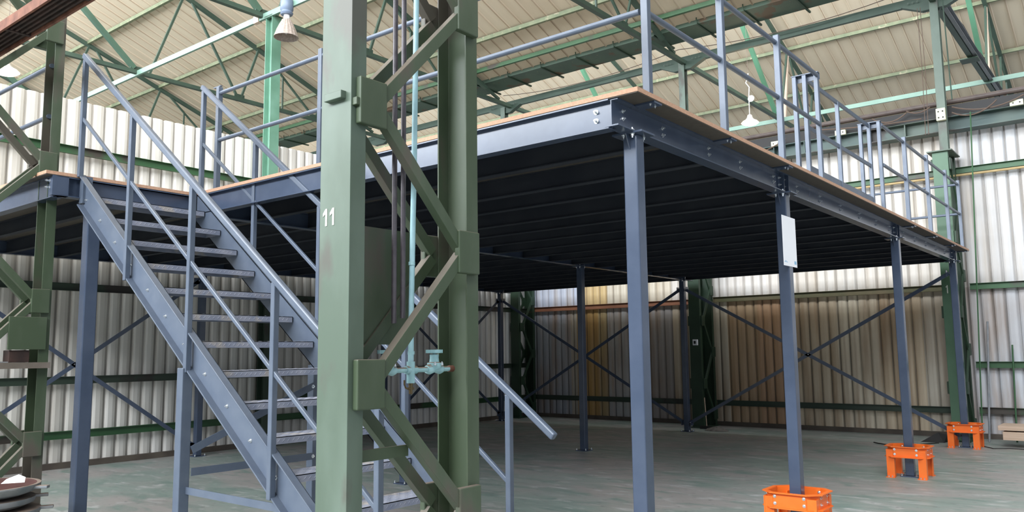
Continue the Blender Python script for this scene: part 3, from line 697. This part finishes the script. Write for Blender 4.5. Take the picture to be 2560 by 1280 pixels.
# ------------------------------------------------------------------ stairs
YA, YB = 3.14, 4.30
SL = .755
st = thing('steel_staircase', 'blue-grey steel staircase with chequer plate treads and handrails', 'staircase', (XNOT, (YA+YB)/2, 0))
def ztop(x): return 3.235-SL*(x+7.43)
dirS = V((1, 0, -SL)).normalized(); upS = V((SL, 0, 1)).normalized()
for yy, s, nm in ((YA+.05, -1, 'near'), (YB-.05, 1, 'far')):
    zc = lambda x: ztop(x)-.14
    x0, x1 = -7.395, -3.32
    H = .225; t_ = .010; b_ = .062
    p0, p1 = V((x0, yy, zc(x0))), V((x1, yy, zc(x1)))
    def strip(off0, off1, y0, y1):
        # sheared strip between perpendicular offsets off0..off1, cut plumb at the top, level at the floor
        r = []
        for off in (off0, off1):
            dz = off/upS.z
            xt = x0; zt = zc(x0)+dz
            xb = x0+(zt-.012)/SL
            r.append(((xt, zt), (xb, .012)))
        (a, bb), (c, dd) = r
        vs = [(a[0], y0, a[1]), (bb[0], y0, bb[1]), (dd[0], y0, dd[1]), (c[0], y0, c[1]), (a[0], y1, a[1]), (bb[0], y1, bb[1]), (dd[0], y1, dd[1]), (c[0], y1, c[1])]
        return vs, [(0, 1, 2, 3), (4, 7, 6, 5), (0, 4, 5, 1), (1, 5, 6, 2), (2, 6, 7, 3), (3, 7, 4, 0)]
    m = MB(); ye = yy+s*b_
    m.add(*strip(-H/2, H/2, min(yy, yy+s*.008), max(yy, yy+s*.008)))
    m.add(*strip(H/2-t_, H/2, min(yy, ye), max(yy, ye))); m.add(*strip(-H/2, -H/2+t_, min(yy, ye), max(yy, ye)))
    sr = m.build('stringer', BLUE2, st, .0015)
    for k in range(1, 15):
        z = HD-.215*k; x = -7.487+.2867*k-.13
        bolt(sr, (x, yy+s*.008, z-.02), (0, s, 0), .009, .010)
    MB().box((-7.43, min(yy, yy+s*.03), 2.95), (-7.36, max(yy, yy+s*.03)+.05*(s < 0), 3.19)).build('hanger_plate', BLUE2, sr)
    MB().box((x0+3.9, yy-.05, 0), (x0+4.2, yy+.05, .012)).build('foot_plate', BLUE2, sr)
for k in range(1, 15):
    z = HD-.215*k; xn = -7.487+.2867*k; y0, y1 = YA+.058, YB-.058
    m = MB().box((xn-.25, y0, z-.005), (xn, y1, z))
    m.box((xn-.005, y0, z-.048), (xn, y1, z)); m.box((xn-.25, y0, z-.048), (xn-.245, y1, z))
    for yy in (y0, y1-.005): m.box((xn-.25, yy, z-.048), (xn, yy+.005, z))
    tr = m.build('tread', TREAD, st)
    # raised chequer bars
    mm = MB(); a = 0
    for i in range(26):
        for j in range(6):
            yc = y0+.025+i*.04; xc = xn-.02-j*.04; q = 1 if (i+j) % 2 else -1
            if yc > y1-.02: continue
            mm.add([(xc-.013, yc-.013*q-.003, z), (xc+.013, yc+.013*q-.003, z), (xc+.013, yc+.013*q+.003, z), (xc-.013, yc-.013*q+.003, z), (xc, yc, z+.0022)],
                   [(0, 1, 4), (1, 2, 4), (2, 3, 4), (3, 0, 4)])
        yc = y0+.025+i*.04
        if yc < y1-.02: mm.add([(xn, yc-.012, z-.035), (xn, yc+.012, z-.012), (xn, yc+.018, z-.016), (xn, yc-.006, z-.039), (xn+.002, yc+.003, z-.025)], [(0, 1, 4), (1, 2, 4), (2, 3, 4), (3, 0, 4)])
    mm.build('chequer_pattern', TREAD, tr)
def zrail(x): return 4.315-.7515*(x+7.43)
for yy, s, sd in ((YA, -1, 'near'), (YB, 1, 'far')):
    yr = yy
    hr = MB().bar((-7.42, yr, zrail(-7.42)), (-3.09, yr, zrail(-3.09)), .045, .05).build('handrail', BLUE2, st, .010)
    MB().bar((-7.39, yr, zrail(-7.39)-.565), (-3.46, yr, zrail(-3.46)-.60), .025, .03).build('mid_rail', BLUE2, st, .005)
    for x in (-7.385, -6.46, -5.50, -4.46, -3.463):
        zb = ztop(x)-.30 if x > -7.3 else ztop(x)-.02
        zb = max(zb, .0)
        MB().bar((x, yr-s*.0, zb), (x, yr, zrail(x)-.02), .042, .042, (0, 1, 0)).build('baluster', BLUE2, st, .005)
XS = -5.53
for yy in (YA+.005, YB-.005):
    zt = ztop(XS)-.29
    leg = MB().box((XS-.04, yy-.04, .01), (XS+.04, yy+.04, zt)).build('support_leg', BLUE2, st, .006)
    MB().box((XS-.07, yy-.07, 0), (XS+.07, yy+.07, .01)).build('foot_plate', BLUE2, leg)
MB().bar((XS+.05, YA+.05, .775), (XS+.05, YB-.04, .775), .006, .055).build('tie_bar', BLUE2, st)
MB().bar((XS+.05, YA+.05, .93), (XS+.05, YB-.04, 1.345), .006, .055).build('diagonal_tie', BLUE2, st)
MB().bar((XS+.04, YA+.02, .65), (-4.25, YA+.05, .635), .006, .05).build('tie_bar', BLUE2, st)
bolt(st, (XS+.054, YB-.05, .775), (1, 0, 0), .010, .01); bolt(st, (XS+.054, YB-.06, 1.335), (1, 0, 0), .010, .01)

# ------------------------------------------------------------------ guardrails
def rail_post(t, x, y, zt=4.365, r=.025):
    p = MB().box((x-r, y-r, HD+.001), (x+r, y+r, zt)).build('post', BLUE2, t, .004)
    if x < -3: return p
    u = MB().box((x-.07, y-.05, HT-.012), (x+.07, y+.05, HT)).build('under_plate', BLUE, p)
    for q in (-.045, .045): bolt(u, (x+.03, y+q*.7, HT-.012), (0, 0, -1), .006, .008)
    return p
gr = thing('guardrail', 'blue-grey guardrail with round rails above the long front edge of the mezzanine', 'guardrail', (-5, 4.51, HD))
for x in (-7.45, -5.78, -4.12): rail_post(gr, x, 4.51)
for z in (4.30, 3.80): MB().tube([(-7.45, 4.51, z), (-2.5, 4.51, z)], .021, 12).build('round_rail', BLUE2, gr, smooth=True)
MB().add([(-7.56, 4.505, 4.385), (-7.43, 4.505, 4.385), (-7.43, 4.505, 4.375), (-7.56, 4.505, 4.375), (-7.56, 4.53, 4.385), (-7.43, 4.53, 4.385), (-7.43, 4.53, 4.375), (-7.56, 4.53, 4.375)],
         [(0, 1, 2, 3), (4, 7, 6, 5), (0, 4, 5, 1), (1, 5, 6, 2), (2, 6, 7, 3), (3, 7, 4, 0)]).build('cap_tab', BLUE2, gr)
g1 = thing('guardrail', 'blue-grey guardrail on the right edge, between the near corner and the gate', 'guardrail', (-2.5, 6, HD))
for y in (4.52, 5.70, 6.90): rail_post(g1, -2.46, y)
for z in (4.30, 3.80): MB().tube([(-2.47, 4.52, z), (-2.47, 7.995, z)], .021, 12).build('round_rail', BLUE2, g1, smooth=True)
g2 = thing('guardrail', 'blue-grey guardrail on the right edge, beyond the gate to the far end', 'guardrail', (-2.5, 13, HD))
for y in (11.45, 12.75, 14.05, 15.1): rail_post(g2, -2.46, y)
for z in (4.30, 3.80): MB().tube([(-2.47, 10.352, z), (-2.47, 15.12, z)], .021, 12).build('round_rail', BLUE2, g2, smooth=True)
g3 = thing('guardrail', 'far guardrail along the back edge of the mezzanine, seen between posts', 'guardrail', (-7, 15.27, HD))
for x in (-4.05, -5.6, -7.2, -8.8, -10.4, -12.0): rail_post(g3, x, 15.12)
for z in (4.30, 3.80): MB().tube([(-12.3, 15.12, z), (-2.5, 15.12, z)], .021, 10).build('round_rail', BLUE2, g3, smooth=True)
g4 = thing('guardrail', 'guardrail at the left edge of the landing, behind the dark lattice column', 'guardrail', (-10, 2.97, HD))
for x in (-9.3, -10.9, -12.2): rail_post(g4, x, 3.02)
for z in (4.27, 3.79): MB().tube([(-12.2, 3.02, z), (-7.80, 3.02, z)], .021, 12).build('round_rail', BLUE2, g4, smooth=True)
# pallet gate
pg = thing('pallet_gate', 'pallet gate of flat bars between two triple-post frames on the mezzanine edge', 'gate', (-2.6, 9.3, HD))
for y in (8.03, 10.32):
    for x in (-2.70, -2.60, -2.485):
        MB().box((x-.02, y-.025, HD+.001), (x+.02, y+.025, 4.33)).build('frame_post', BLUE2, pg, .003)
    MB().box((-2.725, y-.03, 4.33), (-2.46, y+.03, 4.338)).build('top_plate', BLUE2, pg)
    MB().box((-2.725, y+.026, 4.27), (-2.46, y+.034, 4.33)).build('cross_plate', BLUE2, pg)
lf = MB()
for z, hh in ((4.30, .045), (3.80, .045), (3.36, .10)): lf.bar((-2.60, 8.07, z), (-2.60, 10.29, z), .02, hh)
lf.build('gate_leaf', BLUE2, pg, .003)
MB().box((-2.62, 9.05, 3.26), (-2.58, 9.09, 4.30)).build('gate_upright', BLUE2, pg, .003)
for y in (8.0, 7.9): pass

# ------------------------------------------------------------------ lamps
def lit_lamp(c, r, lab, chain=True, power=60):
    c = V(c); t = thing('pendant_lamp', lab, 'lamp', c, 'lit hanging lamps')
    MB().lathe(c, [(.15*r, 1.0*r), (.28*r, .9*r), (.34*r, .6*r), (r*.55, .35*r), (r*.6, .3*r), (r*.5, .32*r), (.3*r, .5*r), (.12*r, .85*r)], 24).build('reflector', GLASSY, t, smooth=True)
    MB().lathe(c, [(.001, -.32*r), (.4*r, -.29*r), (.75*r, -.18*r), (r, .0), (.8*r, .2*r), (.5*r, .33*r), (.001, .36*r)], 24).build('bulb', LAMPON, t, smooth=True)
    if chain:
        s = MB().tube([c+V((0, 0, 1.05*r)), c+V((0, 0, 3.2*r))], .05*r, 6)
        s.tube([c+V((0, 0, 3.2*r)), c+V((.02, 0, 4.3*r)), c+V((-.3*r, 0, 4.9*r)), c+V((-.1*r, 0, 5.3*r)), c+V((.05*r, 0, 6*r))], .06*r, 6)
        s.build('chain', CHAINM, t)
        MB().tube([c+V((.25*r, 0, 2.9*r)), c+V((.25*r, .01, 2.9*r))], .4*r, 10).build('tag', CHAINM, t)
    MB().tube([c+V((0, 0, r*.9)), (c.x, c.y, T(c.y-PER*(c.y > 15)) )], .004, 5).build('suspension_wire', WIRE, t)
    l = bpy.data.lights.new('lamp_glow', 'POINT'); l.energy = power; l.color = (1, .85, .6); l.shadow_soft_size = r*.8
    lo = bpy.data.objects.new('lamp_light', l); COL.objects.link(lo); lo.parent = t; lo.location = (0, 0, -.5*r)
lit_lamp((-7.14, 18.0, 6.87), .20, 'lit hanging lamp with white chain in front of the mint tie bar, upper right')
lit_lamp((-16.0, 5.42, 6.75), .22, 'lit hanging lamp at the left edge of the picture', False)
lit_lamp((-29.0, 20.0, 10.6), .17, 'small distant lit lamp beside the left wall post', True, 30)
ul = thing('high_bay_lamp', 'unlit high bay lamp with blue housing and ribbed glass shade', 'lamp', (-11.75, 8.4, 7.3))
c = V((-11.75, 8.38, 7.35))
MB().lathe(c, [(.001, .55), (.10, .55), (.115, .52), (.115, .36), (.10, .34), (.10, .32), (.115, .30), (.10, .27), (.001, .27)], 20).build('housing', GREYL, ul, smooth=True)
MB().lathe(c, [(.05, .27), (.055, .22), (.04, .19), (.05, .17)], 16).build('collar', WHITE, ul, smooth=True)
pr = [(.07, .18), (.115, .10), (.17, -.02), (.215, -.15), (.205, -.15), (.16, -.02), (.105, .09), (.06, .165)]
m = MB(); n = 36
for i, (r, z) in enumerate(pr): m.v += [c+V(((r+(.006 if k % 2 else 0))*math.cos(2*math.pi*k/n), (r+(.006 if k % 2 else 0))*math.sin(2*math.pi*k/n), z)) for k in range(n)]
for i in range(len(pr)-1): m.f += [(i*n+k, i*n+(k+1) % n, (i+1)*n+(k+1) % n, (i+1)*n+k) for k in range(n)]
m.build('ribbed_shade', LMESH, ul)
MB().lathe(c, [(.001, .15), (.05, .12), (.06, .02), (.045, -.06), (.001, -.09)], 16).build('bulb', LSIL, ul, smooth=True)
MB().tube([c+V((0, 0, .55)), c+V((0, .04, .60))], .02, 8).build('hook', LSIL, ul)

# ------------------------------------------------------------------ small things
def casting(c, r, lab, top=False, rot=0.):
    c = V(c); t = thing('cast_dish', lab, 'casting', c, 'stacked cast dishes')
    MB().lathe(c, [(.001, 0), (r*.7, 0), (r*.9, .03), (r, .075), (r, .085), (r*.93, .085), (r*.90, .07), (r*.5, .035), (.001, .03)] if top else
               [(.001, 0), (r*.8, 0), (r*.98, .03), (r, .05), (r, .07), (.3*r, .075), (.001, .075)], 32).build('bowl', CAST, t, smooth=True)
    if top:
        MB().lathe(c, [(.30*r, .0365), (.5*r, .037), (r*.88, .070), (r*.925, .0855)], 32).build('inner_coating', CASTR, t, smooth=True)
        MB().lathe(c, [(.001, .034), (.30*r, .0372)], 24).build('hub_recess', BLACK, t)
    for k in range(3):
        a = rot+k*2*math.pi/3; d = V((math.cos(a), math.sin(a), 0)); zz = V((0, 0, .062))
        MB().bar(c+d*r*.9+zz, c+d*(r+.085)+zz, .055, .022).build('lug', CAST, t, .005)
cx, cy = -7.143, 2.432
zz = 0
names = ['bottom', 'second from the bottom', 'third from the bottom', 'fourth from the bottom', 'fifth from the bottom', 'second from the top']
for i in range(6):
    casting((cx+.02*math.sin(i*2.1), cy+.02*math.cos(i*1.7),   .03+zz), .385, 'grey cast iron dish in the stack at lower left, %s' % names[i], False, .75+i*.09)
    zz += .086
casting((cx, cy, .03+zz), .40, 'topmost cast dish with red-brown inside, in the stack at lower left', True, .80)
pq = [(-6.875, 2.47, .662), (-6.79, 2.60, .664), (-6.805, 2.612, .70), (-6.835, 2.575, .722), (-6.885, 2.51, .69)]
tag(MB().add([V(p) for p in pq]+[V(p)+V((-.001, .002, -.001)) for p in pq], [(0, 1, 2, 3, 4), (9, 8, 7, 6, 5)]+[(k, 5+k, 5+(k+1) % 5, (k+1) % 5) for k in range(5)]).build('paper_note', WHITE, None, origin=(cx, cy, .68)), 'bright white sheet of paper lying in the topmost cast dish', 'paper')
pl = thing('pallet', 'low wooden bearer boards under the stack of cast dishes', 'pallet', (cx, cy, 0))
for q in (-.2, 0, .2): MB().box((cx-.33, cy+q-.05, 0), (cx+.33, cy+q+.05, .03)).build('board', TIMB, pl)
# timber stack on bearers, right
for i, (z0, z1, x0, n) in enumerate(((.12, .25, -2.10, 'lower'), (.27, .34, -2.16, 'upper'))):
    tag(MB().box((x0, 15.1, z0), (1.6, 15.7, z1)).build('timber_beam', TIMB, None, .004, origin=(-.5, 15.4, z0)), 'pale planed timber at the right edge by the white wall, %s one' % n, 'timber')
for x, n in ((-1.6, 'left'), (.8, 'right')):
    tag(MB().box((x-.05, 15.1, 0), (x+.05, 15.7, .12)).build('timber_bearer', RUSTD, None, origin=(x, 15.4, 0)), 'dark bearer block under the pale timber, %s one' % n, 'bearer')
tag(MB().box((-1.9, 15.15, .25), (-1.8, 15.65, .27)).build('spacer_batten', RUSTD, None, origin=(-1.85, 15.4, .25)), 'thin dark spacer between the two pale timbers', 'batten')
tag(MB().tube([(-2.41, 15.88, 0), (-2.36, 16.3, 2.03)], .017, 8).build('metal_pole', CAST, None, smooth=True, origin=(-2.41, 15.88, 0)), 'grey metal pole leaning on the white wall, taller of two', 'pole')
tag(MB().tube([(-2.03, 16.05, 0), (-2.02, 16.32, 1.62)], .014, 8).build('metal_pole', GIRT, None, smooth=True, origin=(-2.03, 16.05, 0)), 'green metal pole leaning on the white wall above the timber, shorter of two', 'pole')
# sweepings and broom by the middle back column
b = MB(); n = 14
for j, (rr, z) in enumerate(((.24, .001), (.17, .035), (.09, .06), (.01, .07))):
    b.v += [V((-7.05+rr*1.0*math.cos(2*math.pi*k/n)*(1+.2*random.random()), 15.3+rr*.6*math.sin(2*math.pi*k/n)*(1+.2*random.random()), z+.008*random.random())) for k in range(n)]
for j in range(3): b.f += [(j*n+k, j*n+(k+1) % n, (j+1)*n+(k+1) % n, (j+1)*n+k) for k in range(n)]
tag(b.build('sweepings_pile', DIRT, None, origin=(-7.05, 15.3, 0)), 'small dark heap of sweepings at the foot of the middle crane column', 'sweepings')
bh = thing('broom', 'broom leaning behind the sweepings by the middle crane column', 'broom', (-7.3, 15.45, 0))
MB().box((-7.50, 15.50, .0), (-7.26, 15.56, .06)).build('head', BLACK, bh)
MB().tube([(-7.36, 15.53, .06), (-7.44, 15.64, .62)], .011, 8).build('stick', TIMB, bh)
sw = thing('switch_box', 'small white switch box on the middle crane column', 'switch', (-7.58, 15.64, 1.74))
MB().box((-7.64, 15.60, 1.69), (-7.54, 15.66, 1.81)).build('case', WHITE, sw, .005); MB().box((-7.612, 15.595, 1.72), (-7.568, 15.60, 1.78)).build('toggle', BLACK, sw)
pts = [(-3.05+.9*-(i/14), 15.2-.5*math.sin(i/14*3)-.4*(i/14), .012) for i in range(15)]
tag(MB().tube(pts, .009, 6).build('floor_cable', BLACK, None, origin=(-3.4, 15, 0)), 'black cable lying in a curve on the floor left of the farthest orange guard', 'cable')
tag(MB().tube([(-2.4, 15.1, .012), (-2.2, 14.8, .012), (-2.0, 14.95, .012), (-1.6, 14.9, .012), (-1.2, 15.0, .012)], .007, 6).build('floor_cable', BLACK, None, origin=(-2, 14.9, 0)), 'thin dark cable on the floor right of the farthest orange guard', 'cable')
tag(MB().add([(-3.35, 15.3, .0), (-3.0, 15.35, .0), (-2.98, 15.55, .12), (-3.2, 15.6, .1), (-3.1, 15.45, .16), (-3.3, 15.5, .0), (-2.95, 15.6, 0)], [(0, 1, 4), (1, 2, 4), (2, 3, 4), (3, 0, 4), (0, 3, 5), (1, 6, 2), (2, 6, 3), (3, 6, 5)]).build('tarpaulin_scrap', BLACK, None, origin=(-3.15, 15.45, 0)), 'crumpled black sheeting on the floor behind the farthest orange guard', 'tarpaulin')
gd = thing('hand_winch', 'dark green lever machine against the left wall behind the stairs', 'machine', (-12.4, 10.0, .7))
MB().tube([(-12.45, 9.3, .84), (-12.45, 9.85, .84)], .05, 10).build('drum', GREEND, gd, smooth=True)
MB().box((-12.53, 9.5, .4), (-12.40, 9.62, .84)).build('bracket', GREEND, gd)
for m in MATS.values():
    if '_h' in m: del m['_h']
